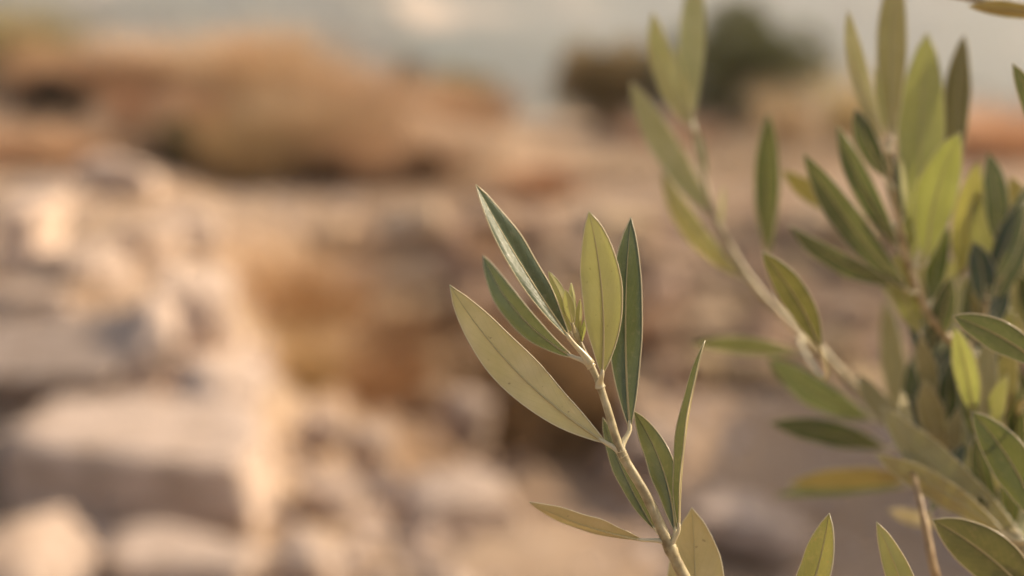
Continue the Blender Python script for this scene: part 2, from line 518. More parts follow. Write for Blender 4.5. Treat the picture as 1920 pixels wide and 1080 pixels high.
G_R = 'fallen stones of the ruined wall on the left'
rk = [
    ('stone_block', BLOCK, 268, 880, 4.28, (0.80, 0.44, 0.32), -6, (9, -1), 'largest pale stone block, flat topped, in the lower left below a thinner slab', 'stone block', 1.1),
    ('stone_slab', BLOCK2, 92, 682, 4.95, (0.64, 0.42, 0.16), -8, (12, -4), 'long thin grey slab resting above the largest block at the left edge', 'stone slab', 0.78),
    ('leaning_stone', SLABS[2], 262, 660, 4.95, (0.13, 0.45, 0.34), 20, (0, 33), 'narrow bright stone leaning against the right end of the thin slab', 'stone', 1.18),
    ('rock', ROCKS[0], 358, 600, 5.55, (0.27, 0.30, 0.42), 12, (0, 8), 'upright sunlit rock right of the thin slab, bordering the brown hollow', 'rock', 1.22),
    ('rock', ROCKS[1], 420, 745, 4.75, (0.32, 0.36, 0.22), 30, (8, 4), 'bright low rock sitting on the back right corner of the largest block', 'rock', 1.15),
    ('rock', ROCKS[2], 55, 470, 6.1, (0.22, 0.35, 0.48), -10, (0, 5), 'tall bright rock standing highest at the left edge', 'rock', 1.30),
    ('rock', ROCKS[3], 30, 575, 5.6, (0.42, 0.35, 0.20), 15, (0, 0), 'squat rock at the left edge between the tall bright rock and the thin slab', 'rock', 0.95),
    ('rock', ROCKS[4], 170, 520, 6.0, (0.34, 0.3, 0.24), 40, (5, 0), 'rounded rock right of the tall bright rock with brown earth above it', 'rock', 1.0),
    ('rock', ROCKS[5], 275, 470, 6.5, (0.36, 0.32, 0.26), 70, (0, 4), 'broad tan rock in the middle of the ruined wall', 'rock', 1.05),
    ('rock', ROCKS[6], 350, 430, 7.2, (0.34, 0.30, 0.20), 15, (0, 0), 'flat tan rock where the ruined wall meets the pale ledge', 'rock', 1.05),
    ('rock', ROCKS[7], 215, 335, 8.3, (0.50, 0.42, 0.24), 10, (0, 0), 'pale boulder at the foot of the brown grassy mound', 'boulder', 1.10),
    ('rock', ROCKS[8], 90, 375, 7.6, (0.36, 0.34, 0.20), 55, (0, 0), 'low rock below the orange grass at the left edge', 'rock', 0.9),
    ('stone_block', SLABS[3], 350, 1082, 3.62, (0.42, 0.30, 0.20), -6, (0, 2), 'pale block cut by the bottom edge under the largest block', 'stone block', 1.05),
    ('leaning_stone', SLABS[0], 82, 1075, 3.5, (0.14, 0.34, 0.30), -24, (0, -38), 'small bright stone leaning over a dark gap in the bottom left corner', 'stone', 0.95),
    ('rock', ROCKS[0], 5, 900, 4.3, (0.14, 0.4, 0.3), 0, (0, 0), 'narrow rock tinted dark as the shaded gap left of the largest block', 'rock', 0.45),  # dark tint stands in for shade in the gap beside the block
    ('rock', ROCKS[3], 596, 812, 5.3, (0.16, 0.18, 0.13), 33, (0, 0), 'small sunlit rock at the top of the rubble slope', 'rock', 1.1),
    ('rock', ROCKS[5], 700, 838, 5.0, (0.20, 0.18, 0.13), 80, (0, 0), 'pinkish rock in the upper middle of the rubble slope', 'rock', 0.98),
    ('rock', ROCKS[1], 878, 790, 5.6, (0.20, 0.22, 0.22), 15, (0, 6), 'pale pointed rock on the edge of the dark hollow', 'rock', 0.92),
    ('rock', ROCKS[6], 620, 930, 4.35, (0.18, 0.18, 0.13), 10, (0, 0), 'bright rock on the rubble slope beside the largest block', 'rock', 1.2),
    ('rock', ROCKS[8], 860, 950, 4.3, (0.36, 0.28, 0.18), 25, (4, 3), 'broad pinkish rock low on the rubble slope below the hollow', 'rock', 1.05),
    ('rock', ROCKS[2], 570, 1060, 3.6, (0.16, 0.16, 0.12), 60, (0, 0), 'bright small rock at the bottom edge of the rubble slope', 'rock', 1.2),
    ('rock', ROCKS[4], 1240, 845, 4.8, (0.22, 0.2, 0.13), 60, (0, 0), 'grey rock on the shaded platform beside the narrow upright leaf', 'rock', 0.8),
    ('rock', ROCKS[7], 1400, 985, 4.0, (0.34, 0.24, 0.12), -20, (0, 0), 'low grey rock on the shaded platform under the olive branches', 'rock', 1.1),
]
for a in rk:
    rock(a[0], a[1], a[2], a[3], a[4], a[5], a[6], a[7], a[8], a[9], a[10], G_R)

# rubble: small broken stone, one mass
rng = random.Random(5)
small = [rock_mesh('small', 70 + s, n=3, boxy=6, planes=6) for s in range(6)]
sv = []
for s in small:
    v = np.zeros(len(s.vertices) * 3); s.vertices.foreach_get('co', v); v = v.reshape(-1, 3)
    sv.append((v, [tuple(p.vertices) for p in s.polygons]))
BV, BF = [], []
nb = 0
zones = [(-1.5, -0.1, 3.4, 6.2, 420, 0.03, 0.075), (-2.6, -1.0, 4.0, 9.0, 130, 0.03, 0.08), (-0.9, 2.6, 6.0, 8.3, 260, 0.03, 0.08),
         (0.2, 2.2, 3.2, 5.6, 220, 0.02, 0.06), (-2.6, 3.4, 8.6, 9.7, 200, 0.02, 0.05), (-3.0, 5.0, 2.0, 16.0, 500, 0.015, 0.05)]
for (x0, x1, y0, y1, n, s0, s1) in zones:
    XY = [(rng.uniform(x0, x1), rng.uniform(y0, y1)) for _ in range(n)]
    HZ = height([q[0] for q in XY], [q[1] for q in XY])
    for (x, y), zg in zip(XY, HZ):
        s = rng.uniform(s0, s1) * rng.choice((0.6, 1, 1, 1.3)) * 0.5
        v, f = rng.choice(sv)
        m = np.array(Matrix.Rotation(rng.uniform(0, 6.28), 3, 'Z') @ Matrix.Rotation(rng.uniform(0, 6.28), 3, 'X'))
        p = (v * np.array([1, rng.uniform(0.6, 1), rng.uniform(0.5, 0.9)]) * s) @ m.T + np.array([x, y, float(zg) + s * 0.25])
        BV.extend(p.tolist()); BF.extend([tuple(q + nb for q in t_) for t_ in f]); nb += len(v)
ru = link('rubble', make_mesh('rubble', BV, BF, [M_STONE], smooth=False))
tag(ru, 'broken pale stone rubble strewn over slope, pit floor and ledge', 'rubble', kind='stuff')

# retaining wall at the far side of the pit
wall = link('stone_wall', None, None, (0.4, 8.5, -1.0))
tag(wall, 'low rough stone wall facing the camera, closing the far side of the pit', 'wall')
ws = [rock_mesh('wall_stone', 100 + s, n=6, boxy=10, planes=4, mat=M_WALLSTONE, rough=0.05, pmin=0.85) for s in range(6)]
z = 0.04
row = 0
while z < 0.82:
    hgt = rng.uniform(0.13, 0.19)
    x = -2.75 + rng.uniform(0, 0.15)
    while x < 3.4:
        wd = rng.uniform(0.16, 0.40)
        zc = z + hgt / 2 + 0.05 * math.sin(x * 1.3 + 1.0)
        o = link('stone', rng.choice(ws), wall, (x + wd / 2, -1.16 + 1.66 * zc + rng.uniform(-0.07, 0.07), zc + rng.uniform(-0.05, 0.04) + 0.05 * math.sin(x * 2.1 + row)), (0, R(rng.uniform(-16, 16)), R(rng.choice((0, 180)) + rng.uniform(-5, 5))),
                 (wd * rng.uniform(0.48, 0.56), 0.22, hgt * rng.uniform(0.55, 0.78)))
        t_ = rng.uniform(0.72, 1.05)
        o.color = (t_, t_ * rng.uniform(0.88, 0.98), t_ * rng.uniform(0.80, 0.95), 1)
        x += wd
    z += hgt
    row += 1


# ------------------------------------------------------------------ dry grass
def tussock_mesh(seed, n=420, h=0.45, spread=0.22, lean=0.5):
    rg_ = random.Random(seed)
    V, F, C = [], [], []
    for _ in range(n):
        a = rg_.uniform(0, 6.283); q = math.sqrt(rg_.random())
        bx, by = math.cos(a) * q * spread * 0.45, math.sin(a) * q * spread * 0.45
        L = h * rg_.uniform(0.5, 1.1)
        out = lean * (0.25 + q) * rg_.uniform(0.5, 1.3)
        da = a + rg_.uniform(-0.6, 0.6)
        wd = rg_.uniform(0.0018, 0.0042)
        px_, py_ = -math.sin(da + rg_.uniform(-1, 1)), math.cos(da + rg_.uniform(-1, 1))
        b0 = len(V)
        c0 = rg_.random()
        for k in range(4):
            t = k / 3
            r_ = L * out * t ** 1.8
            zz = L * (t - 0.28 * out * t * t) - 0.04
            ww = wd * (1 - t) ** 0.6 if k < 3 else 0.0006
            cx, cy = bx + math.cos(da) * r_, by + math.sin(da) * r_
            V.append((cx + px_ * ww, cy + py_ * ww, zz)); V.append((cx - px_ * ww, cy - py_ * ww, zz))
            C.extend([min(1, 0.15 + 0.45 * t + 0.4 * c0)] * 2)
        for k in range(3):
            F.append((b0 + 2 * k, b0 + 2 * k + 1, b0 + 2 * k + 3, b0 + 2 * k + 2))
    return make_mesh('tussock', V, F, [M_GRASS], smooth=False, col=C)


TUS = [tussock_mesh(1, 1500, 0.50, 0.8, 0.7), tussock_mesh(2, 1100, 0.40, 0.75, 0.9), tussock_mesh(3, 700, 0.75, 0.3, 0.35), tussock_mesh(4, 600, 0.35, 0.4, 0.9), tussock_mesh(5, 1000, 0.62, 0.75, 0.5)]
GG = 'dry grass tussocks round the ruin'
tl = [  # px, Y, mesh, scale, tint, label
    (470, 9.95, 0, 1.25, (0.78, 0.70, 0.52), 'largest brown grass tussock, right behind the pale ledge'),
    (610, 10.5, 0, 1.35, (1.02, 0.92, 0.8), 'broad orange tussock directly right of the largest one'),
    (730, 10.1, 1, 1.6, (0.95, 0.8, 0.7), 'low orange tussock at the right end of the grassy bank'),
    (500, 11.4, 0, 1.4, (1.15, 1.05, 0.9), 'tall pale tussock rising against the far hills'),
    (462, 11.6, 2, 0.95, (1.2, 1.05, 0.95), 'slender feathery tussock standing above the middle of the mound'),
    (550, 12.0, 2, 0.85, (1.25, 1.15, 1.0), 'slender pale tussock just right of the feathery one on the mound'),
    (60, 12.4, 2, 0.9, (1.05, 1.0, 0.8), 'upright wispy tussock near the top left corner'),
    (655, 11.4, 0, 1.15, (1.2, 1.08, 0.98), 'pale orange tussock sloping down right of the tall one'),
    (330, 12.4, 0, 1.2, (1.2, 1.08, 0.98), 'pale pinkish tussock on top of the mound'),
    (375, 10.2, 2, 0.9, (0.85, 0.62, 0.48), 'rusty tussock left of the largest one'),
    (255, 10.4, 2, 0.85, (0.8, 0.55, 0.42), 'rusty brown tussock in the middle of the mound'),
    (150, 12.0, 0, 1.25, (0.95, 0.78, 0.66), 'brown tussock high on the mound beside a dark gap'),
    (30, 9.8, 1, 1.15, (1.15, 0.92, 0.78), 'orange tussock at the left edge above the low rock'),
    (150, 9.4, 3, 1.2, (1.05, 0.85, 0.7), 'small orange tussock behind the pale boulder'),
    (20, 12.8, 0, 1.5, (0.72, 0.80, 0.55), 'greenish tussock on the mound at the top left corner'),
    (1010, 9.3, 3, 1.1, (0.85, 0.6, 0.45), 'small rusty tussock just left above the upright yellow leaf'),
    (520, 7.0, 1, 1.15, (0.95, 0.74, 0.5), 'orange brown tussock growing down in the hollow'),
    (650, 7.3, 1, 1.1, (0.82, 0.62, 0.45), 'dark brown tussock at the foot of the stone wall'),
    (760, 7.9, 3, 1.1, (0.85, 0.7, 0.55), 'brown tussock on the stones left of the large pale leaf tip'),
    (1180, 7.9, 3, 1.2, (0.9, 0.72, 0.58), 'brown tussock on the shaded wall right of the tall dark leaf'),
    (900, 8.5, 3, 1.0, (0.9, 0.76, 0.62), 'faded tussock on the crest of the wall behind the glossy leaf'),
    (540, 6.1, 3, 1.0, (0.98, 0.84, 0.56), 'yellowish tussock beside the upright sunlit rock'),
    (860, 12.5, 1, 1.3, (1.1, 0.95, 0.85), 'low pale tussock on the flat ground in the centre'),
    (1470, 11.2, 2, 1.0, (1.1, 1.05, 0.9), 'tall feathery tussock in front of the dark bush'),
    (1590, 11.5, 2, 1.1, (1.05, 1.05, 0.75), 'tall yellowish tussock right of the dark bush'),
    (1250, 12.0, 1, 1.0, (1.1, 0.9, 0.8), 'low orange tussock between the two bushes'),
    (1880, 11.0, 0, 1.2, (1.2, 0.95, 0.8), 'orange tussock at the right edge behind the leaves'),
]
for (px, Yd, k, sc, tint, lab) in tl:
    x = (px - 960) / FPX * Yd * 1.0
    p = at_y(px, 300, Yd)
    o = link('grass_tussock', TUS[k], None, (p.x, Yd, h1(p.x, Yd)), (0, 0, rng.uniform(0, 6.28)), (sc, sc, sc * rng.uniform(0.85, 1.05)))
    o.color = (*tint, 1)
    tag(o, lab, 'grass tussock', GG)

# scattered dry grass, uncountable
V, F, C = [], [], []
XY = []
for _ in range(26000):
    y = 9.7 + 6.0 * rng.random() ** 1.2
    XY.append((rng.uniform(-0.48, 0.48) * y, y))
XYa = np.array(XY)
FB = fbm(XYa[:, 0] * 0.6, XYa[:, 1] * 0.4, 55, 3)
HZ = height(XYa[:, 0], XYa[:, 1])
for (x, y), fb, zg in zip(XY, FB.tolist(), HZ.tolist()):
    if fb < -0.15 + 0.25 * (x > 0): continue
    L = rng.uniform(0.10, 0.34) * (1.25 if x < -1 else 0.8)
    a = rng.uniform(0, 6.28); out = rng.uniform(0.1, 0.7); wd = rng.uniform(0.003, 0.006)
    b0 = len(V); c0 = rng.random()
    ux, uy = -math.sin(a), math.cos(a)
    for k in range(3):
        t = k / 2
        cx = x + math.cos(a) * L * out * t * t; cy = y + math.sin(a) * L * out * t * t; zz = zg - 0.01 + L * t
        ww = wd * (1 - 0.9 * t)
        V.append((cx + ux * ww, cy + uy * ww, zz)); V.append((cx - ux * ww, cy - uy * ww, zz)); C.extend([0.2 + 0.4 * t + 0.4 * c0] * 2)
    F.append((b0, b0 + 1, b0 + 3, b0 + 2)); F.append((b0 + 2, b0 + 3, b0 + 5, b0 + 4))
g = link('dry_grass', make_mesh('dry_grass', V, F, [M_GRASS], smooth=False, col=C))
tag(g, 'short dry orange grass covering the ground behind the pit', 'grass', kind='stuff')


# ------------------------------------------------------------------ bushes
def bush(px, Yd, wdt, hgt, mat, n, label, seed, cat='bush', leaf=0.035, tint=(1, 1, 1)):
    rg_ = random.Random(seed)
    p = at_y(px, 230, Yd)
    z0 = h1(p.x, Yd)
    root = link('bush', None, None, (p.x, Yd, z0))
    tag(root, label, cat)
    V, F, C = [], [], []
    lobes = []
    for _ in range(18):
        a = rg_.uniform(0, 6.28); q = rg_.uniform(0.05, 0.74)
        lobes.append((math.cos(a) * q * wdt / 2, math.sin(a) * q * wdt / 2, hgt * (0.16 + 0.62 * rg_.random() * (1 - 0.5 * q * q)), rg_.uniform(0.22, 0.34) * min(wdt, hgt)))
    st = Builder()
    for (lx, ly, lz, lr) in lobes:
        st.tube([Vector((lx * 0.1, ly * 0.1, -0.08)), Vector((lx * 0.35, ly * 0.35, lz * 0.45)), Vector((lx, ly, lz))], [0.028, 0.018, 0.007], 5)
    link('stem', make_mesh('stem', st.V, st.F, [M_TWIG]), root)
    for _ in range(n):
        lx, ly, lz, lr = rg_.choice(lobes)
        d = Vector((rg_.gauss(0, 1), rg_.gauss(0, 1), rg_.gauss(0, 1))).normalized()
        q = rg_.uniform(0.35, 1.0) ** 0.5 * lr * rg_.choice((1, 1, 1, 1.12))
        c = Vector((lx, ly, lz)) + d * q
        c.z = max(c.z, 0.03)
        t = (d + Vector((rg_.uniform(-1, 1), rg_.uniform(-1, 1), rg_.uniform(-0.3, 1.2))) * 0.8).normalized()
        s = t.cross(Vector((rg_.uniform(-1, 1), rg_.uniform(-1, 1), rg_.uniform(-1, 1)))).normalized()
        L = leaf * rg_.uniform(0.7, 1.4); W = L * 0.28
        b0 = len(V)
        V.extend([c - t * L * 0.5, c + s * W, c + t * L * 0.6, c - s * W])
        F.append((b0, b0 + 1, b0 + 2, b0 + 3)); C.extend([rg_.random()] * 4)
    o = link('crown', make_mesh('crown', V, F, [mat], smooth=False, col=C), root)
    o.color = (*tint, 1)
    return root


bush(1385, 13.0, 1.9, 1.15, M_SCRUB, 20000, 'large dark green rounded bush, partly behind the blurred upright leaves', 3, tint=(1.45, 1.5, 1.1))
bush(1130, 13.2, 1.5, 0.80, M_SCRUB_BROWN, 13000, 'smaller olive brown bush left of the large dark one', 4, tint=(1.7, 1.6, 1.25))
bush(768, 13.8, 0.50, 0.58, M_SCRUB, 2600, 'small dark shrub alone on the flat ground in the centre', 5, 'shrub')
bush(862, 14.0, 1.0, 0.55, M_SCRUB_BROWN, 4200, 'low yellowish green shrub beside the small dark shrub', 6, 'shrub', tint=(0.95, 1.1, 0.55))
bush(105, 10.5, 0.55, 0.62, M_SCRUB_BROWN, 4600, 'small shrub tinted dark as the shadow between tussocks on the mound', 7, 'shrub', tint=(0.25, 0.2, 0.2))  # shadow between the tussocks, painted by the near-black tint
bush(330, 9.7, 0.26, 0.40, M_SCRUB, 2400, 'little dark green shrub at the foot of the rusty tussock', 8, 'shrub')
bush(790, 9.75, 0.30, 0.26, M_SCRUB_BROWN, 2000, 'little brown shrub at the right end of the grassy bank', 10, 'shrub', tint=(0.5, 0.36, 0.28))
bush(622, 9.62, 0.32, 0.22, M_SCRUB_BROWN, 2400, 'low dark brown shrub in front of the broad orange tussock', 9, 'shrub', tint=(0.6, 0.42, 0.33))
bush(1045, 5.4, 0.50, 0.62, M_SCRUB_BROWN, 2200, 'dry shrub added to darken the hollow beside the stem of the sharp sprig', 12, 'shrub', tint=(1.3, 1.05, 0.85))  # added so the hollow reads dark
bush(955, 6.2, 0.62, 0.78, M_SCRUB_BROWN, 2600, 'dry shrub added to darken the hollow behind the large pale leaf', 11, 'shrub', tint=(1.35, 1.08, 0.88))  # second shrub added to deepen the dark of the hollow
bush(1440, 5.95, 0.80, 0.60, M_SCRUB_BROWN, 4600, 'shrub tinted dark as the shadow strip at the far edge of the shaded platform, behind the blurred shoot', 13, 'shrub', tint=(0.42, 0.33, 0.28))  # added shrub, its dark tint paints the shadow behind the platform edge

# trees and scrub on the far hills: one mass
V, F = [], []
bl = [rock_mesh('clump', 200 + s, n=3, boxy=3, planes=3, rough=0.16) for s in range(4)]
bv = []
for s in bl:
    v = np.zeros(len(s.vertices) * 3); s.vertices.foreach_get('co', v); bv.append((v.reshape(-1, 3), [tuple(p.vertices) for p in s.polygons]))
nb = 0
XY = []
for _ in range(1500):
    a = rng.uniform(-0.75, 0.75); r_ = rng.uniform(420, 1500)
    XY.append((math.sin(a) * r_, math.cos(a) * r_))
NW = len(XY)
for _ in range(1600):
    a = rng.triangular(-0.6, 0.02, -0.22); r_ = rng.uniform(560, 1100)
    XY.append((math.sin(a) * r_, math.cos(a) * r_))
XYa = np.array(XY)
FB = fbm(XYa[:, 0] / 120, XYa[:, 1] / 120, 91, 3)
HZ = height(XYa[:, 0], XYa[:, 1])
FB[NW:] += 0.06
for (x, y), fb, zg in zip(XY, FB.tolist(), HZ.tolist()):
    if fb < 0.02: continue
    s = rng.uniform(2.5, 6.5)
    v, f = rng.choice(bv)
    p = v * np.array([s, s, s * rng.uniform(0.8, 1.2)]) + np.array([x, y, zg + s * 0.5])
    V.extend(p.tolist()); F.extend([tuple(q + nb for q in t_) for t_ in f]); nb += len(v)
o = link('distant_woodland', make_mesh('distant_woodland', V, F, [M_SCRUB], smooth=True, col=[0.5] * len(V)))
tag(o, 'scattered dark trees and scrub on the hazy far hillside', 'woodland', kind='stuff')


# ------------------------------------------------------------------ olive tree
def leaf_mesh(base, tip, width, roll, bend, att=None, att_dir=None, fold=14, curl=0.10, twist=0.0, dbend=0.0, young=False, nx=10, nt_=26, seed=0, slim=1.0):
    """blade from base to tip (world points) plus its petiole from att; verts relative to att"""
    rg_ = random.Random(seed)
    o0 = att if att is not None else base
    L = (tip - base).length
    view = (base + tip) * 0.5 - CAM
    view.normalize()
    axis = (tip - base).normalized()
    side = axis.cross(view).normalized()
    P1 = (base + tip) * 0.5 + side * bend * 2 + view * dbend * 2
    BV_, BF_, BM_, BU_ = [], [], [], []
    rows = []
    edgeL, edgeR, mid, nrm = [], [], [], []
    ph = rg_.uniform(0, 6.28); amp = rg_.uniform(0.02, 0.05)
    for i in range(nt_ + 1):
        t = i / nt_
        te = t
        c = base * (1 - te) ** 2 + P1 * 2 * te * (1 - te) + tip * te ** 2
        T = ((P1 - base) * (1 - te) + (tip - P1) * te).normalized()
        N0 = (-view - T * (-view).dot(T)).normalized()
        S0 = N0.cross(T)
        th = R(roll + twist * (te - 0.5))
        N = N0 * math.cos(th) + S0 * math.sin(th)
        Sd = N.cross(T)
        tp = te ** 1.12
        f = max(0.0, 4 * tp * (1 - tp)) ** (0.86 * slim) * (1 - 0.12 * te)
        if te > 0.93: f = f * (1 - (te - 0.93) / 0.07 * 0.35)
        hw = width / 2 * f * (1 + 0.022 * mnoise.noise(Vector((te * 9, seed * 0.37, 1.3)))) + 0.00035 * (1 - te)
        fa = R(fold) * (1 - 0.25 * te)
        row = []
        for j in range(nx + 1):
            s = -1 + 2 * j / nx
            q = math.sqrt(s * s + 0.012) - 0.11
            und = 1 + amp * math.sin(te * 17 + ph + (2.1 if s > 0 else 0))
            xx = s * hw * math.cos(fa) * (1 + 0.5 * (und - 1) * abs(s))
            nn = q * hw * math.sin(fa) - curl * hw * s ** 4 + hw * 0.9 * (und - 1) * s * s
            v = c + Sd * xx + N * nn
            row.append(len(BV_)); BV_.append(v - o0); BU_.append((j / nx, te))
        rows.append(row)
        edgeL.append(BV_[row[0]].copy()); edgeR.append(BV_[row[-1]].copy())
        mid.append(BV_[row[nx // 2]] - N * (0.00008)); nrm.append(N)
    for i in range(nt_):
        for j in range(nx):
            BF_.append((rows[i][j], rows[i + 1][j], rows[i + 1][j + 1], rows[i][j + 1])); BM_.append(0)
    B = Builder(); B.V, B.F, B.M, B.U = BV_, BF_, BM_, BU_
    re_ = 0.00018 if not young else 0.00016
    sc_ = min(1.0, width / 0.009)
    rl = [re_ * sc_ * (1.0 if 0.02 < k / nt_ < 0.98 else 0.6) for k in range(nt_ + 1)]
    B.tube(edgeL, rl, 5, 1); B.tube(edgeR, rl, 5, 1)
    B.tube(mid, [(0.00036 * (1 - 0.85 * k / nt_) + 0.00002) * sc_ for k in range(nt_ + 1)], 6, 3)
    if att is not None:
        d0 = (base - att)
        T0 = (P1 - base).normalized()
        q1 = att + (att_dir * d0.length * 0.35 if att_dir is not None else d0 * 0.3)
        q2 = base - T0 * d0.length * 0.35
        pts, rr_ = [], []
        for k in range(9):
            t = k / 8
            pts.append(att * (1 - t) ** 3 + q1 * 3 * t * (1 - t) ** 2 + q2 * 3 * t * t * (1 - t) + base * t ** 3 - o0)
            rr_.append((0.00085 * (1 - t) ** 2 + 0.00058) * max(0.45, sc_))
        pts.append(base + T0 * L * 0.03 - o0); rr_.append(0.0004 * sc_)
        B.tube(pts, rr_, 8, 2)
    me = make_mesh('leaf', B.V, B.F, [M_LEAF_YOUNG if young else M_LEAF, M_RIB, M_RIB, M_VEIN], B.M, True, B.U)
    return me, o0


TREE0 = Vector((0.34, 0.52, 0.0)); TREE0.z = h1(0.34, 0.52)
tree = link('olive_tree', None, None, TREE0)
tag(tree, 'young olive tree in front, its leafy branches reaching in from the right', 'olive tree')

rgl = random.Random(77)


def branch(path, r0, r1, leaves, label=None, tint=(1, 1, 1), knots=True):
    """path: world points root->tip. leaves: list of specs in photo pixels"""
    pts = catmull(path, 10)
    B = Builder()
    k = len(pts)
    o0 = path[0]
    rad_ = [r0 * (1 - i / (k - 1)) ** 0.8 * 0.9 + r1 for i in range(k)]
    rad_ = [q * (0.71 + rgl.uniform(-0.015, 0.015)) for i, q in enumerate(rad_)]
    atts = []
    for sp in leaves:
        (bx, by, bd), (tx, ty, td), wpx, roll = sp[0], sp[1], sp[2], sp[3]
        kw = dict(sp[4]) if len(sp) > 4 else {}
        base, tip = at(bx, by, bd), at(tx, ty, td)
        ap = kw.pop('att', None)
        ref = at(*ap) if ap else base - (tip - base).normalized() * 0.004
        i = min(range(k), key=lambda q: (pts[q] - ref).length)
        atts.append((i, sp, kw, base, tip))
        if knots:
            for q in range(max(0, i - 1), min(k, i + 2)):
                rad_[q] += 0.00005 if q != i else 0.00012
    B.tube([p - o0 for p in pts], rad_, 10, 0)
    b_ = link('branch', make_mesh('branch', B.V, B.F, [M_STEM], B.M, True, B.U), tree, o0 - TREE0)
    b_.color = (*tint, 1)
    if label: b_['label'] = label
    for n_, (i, sp, kw, base, tip) in enumerate(atts):
        wpx, roll = sp[2], sp[3]
        d = (sp[0][2] + sp[1][2]) / 2
        bend = kw.pop('bend', 0) / FPX * d
        lt = kw.pop('tint', None)
        lab = kw.pop('label', None)
        nm = kw.pop('name', 'leaf')
        dr = (pts[min(i + 1, k - 1)] - pts[max(i - 1, 0)]).normalized()
        me, oo = leaf_mesh(base, tip, wpx * 0.98 / FPX * d, roll, bend, att=pts[i], att_dir=dr, seed=rgl.randint(0, 9999), **kw)
        o = link(nm, me, b_, oo - o0)
        if lt is None:
            q = rgl.uniform(0.88, 1.1); lt = (q * rgl.uniform(0.95, 1.06), q, q * rgl.uniform(0.9, 1.05))
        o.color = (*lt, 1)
        if lab: o['label'] = lab
    return b_


def PX(l, d=None): return [at(*(p if len(p) == 3 else (*p, d))) for p in l]


HF = FOCUS
# --- the sharp sprig
hero = [
    ((1132, 828, HF), (843, 534, HF + 0.004), 84, 181, dict(att=(1163, 856, HF), tint=(1.22, 1.20, 1.22), bend=24, fold=8, curl=0.10, twist=14, label='large pale underside, lowest on the left of the sharp sprig')),
    ((1066, 632, HF - 0.002), (892, 346, HF - 0.012), 68, -33, dict(att=(1090, 690, HF), bend=5, fold=30, curl=0.16, twist=-16, label='glossy dark leaf with a silvery stripe of light')),
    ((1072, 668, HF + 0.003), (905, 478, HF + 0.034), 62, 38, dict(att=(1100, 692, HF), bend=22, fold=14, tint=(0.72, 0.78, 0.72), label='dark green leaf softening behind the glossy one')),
    ((1129, 700, HF - 0.003), (1104, 396, HF - 0.012), 82, 168, dict(att=(1133, 722, HF), bend=-12, fold=6, twist=8, young=True, label='bright yellow green leaf glowing in the light')),
    ((1181, 800, HF + 0.002), (1183, 407, HF + 0.006), 68, 10, dict(att=(1184, 838, HF), bend=9, fold=12, label='tall dark green leaf with a pale mid vein')),
    ((1266, 994, HF), (1188, 770, HF + 0.008), 58, 26, dict(att=(1272, 1026, HF), bend=-16, fold=14)),
    ((1228, 992, HF + 0.006), (1130, 782, HF + 0.016), 38, 24, dict(att=(1246, 1024, HF), bend=8, fold=12)),
    ((1273, 990, HF - 0.002), (1322, 638, HF - 0.006), 56, 70, dict(att=(1272, 1026, HF), bend=12, fold=30, curl=0.02, twist=10, label='narrow upright leaf seen edge on')),
    ((1200, 1012, HF - 0.001), (992, 941, HF - 0.012), 52, 232, dict(att=(1244, 1034, HF), bend=8, fold=22, curl=0.05, label='small leaf pointing left, its upper edge lit')),
    ((1300, 1290, HF + 0.012), (1297, 952, HF + 0.016), 118, 183, dict(bend=-6, fold=8, label='pale leaf behind the stem at the bottom edge')),
    # young leaves at the shoot tip
    ((1068, 600, HF), (1028, 508, HF - 0.002), 24, 165, dict(young=True, fold=26, nt_=12, nx=6, bend=-3)),
    ((1074, 606, HF - 0.002), (1060, 543, HF - 0.004), 20, 175, dict(young=True, fold=26, nt_=12, nx=6)),
    ((1077, 596, HF + 0.002), (1071, 529, HF + 0.004), 15, 150, dict(young=True, fold=26, nt_=12, nx=6)),
    ((1084, 628, HF), (1088, 560, HF - 0.001), 15, 150, dict(young=True, fold=26, nt_=12, nx=6)),
    ((1088, 645, HF), (1101, 590, HF), 13, 40, dict(young=True, fold=20, nt_=12, nx=6)),
    ((1070, 622, HF + 0.002), (1046, 560, HF + 0.003), 14, 190, dict(young=True, fold=20, nt_=12, nx=6)),
    ((1068, 590, HF), (1066, 548, HF), 12, 30, dict(young=True, fold=20, nt_=12, nx=6)),
]
branch(PX([(1700, 1780, 0.42), (1520, 1500, 0.385), (1380, 1260, 0.37), (1290, 1095, HF + 0.001), (1256, 1026, HF), (1212, 930, HF), (1165, 848, HF), (1137, 760, HF), (1118, 706, HF), (1090, 650, HF), (1074, 606, HF), (1067, 578, HF)]),
       0.0026, 0.0004, hero, 'sharp sprig in focus near the centre')
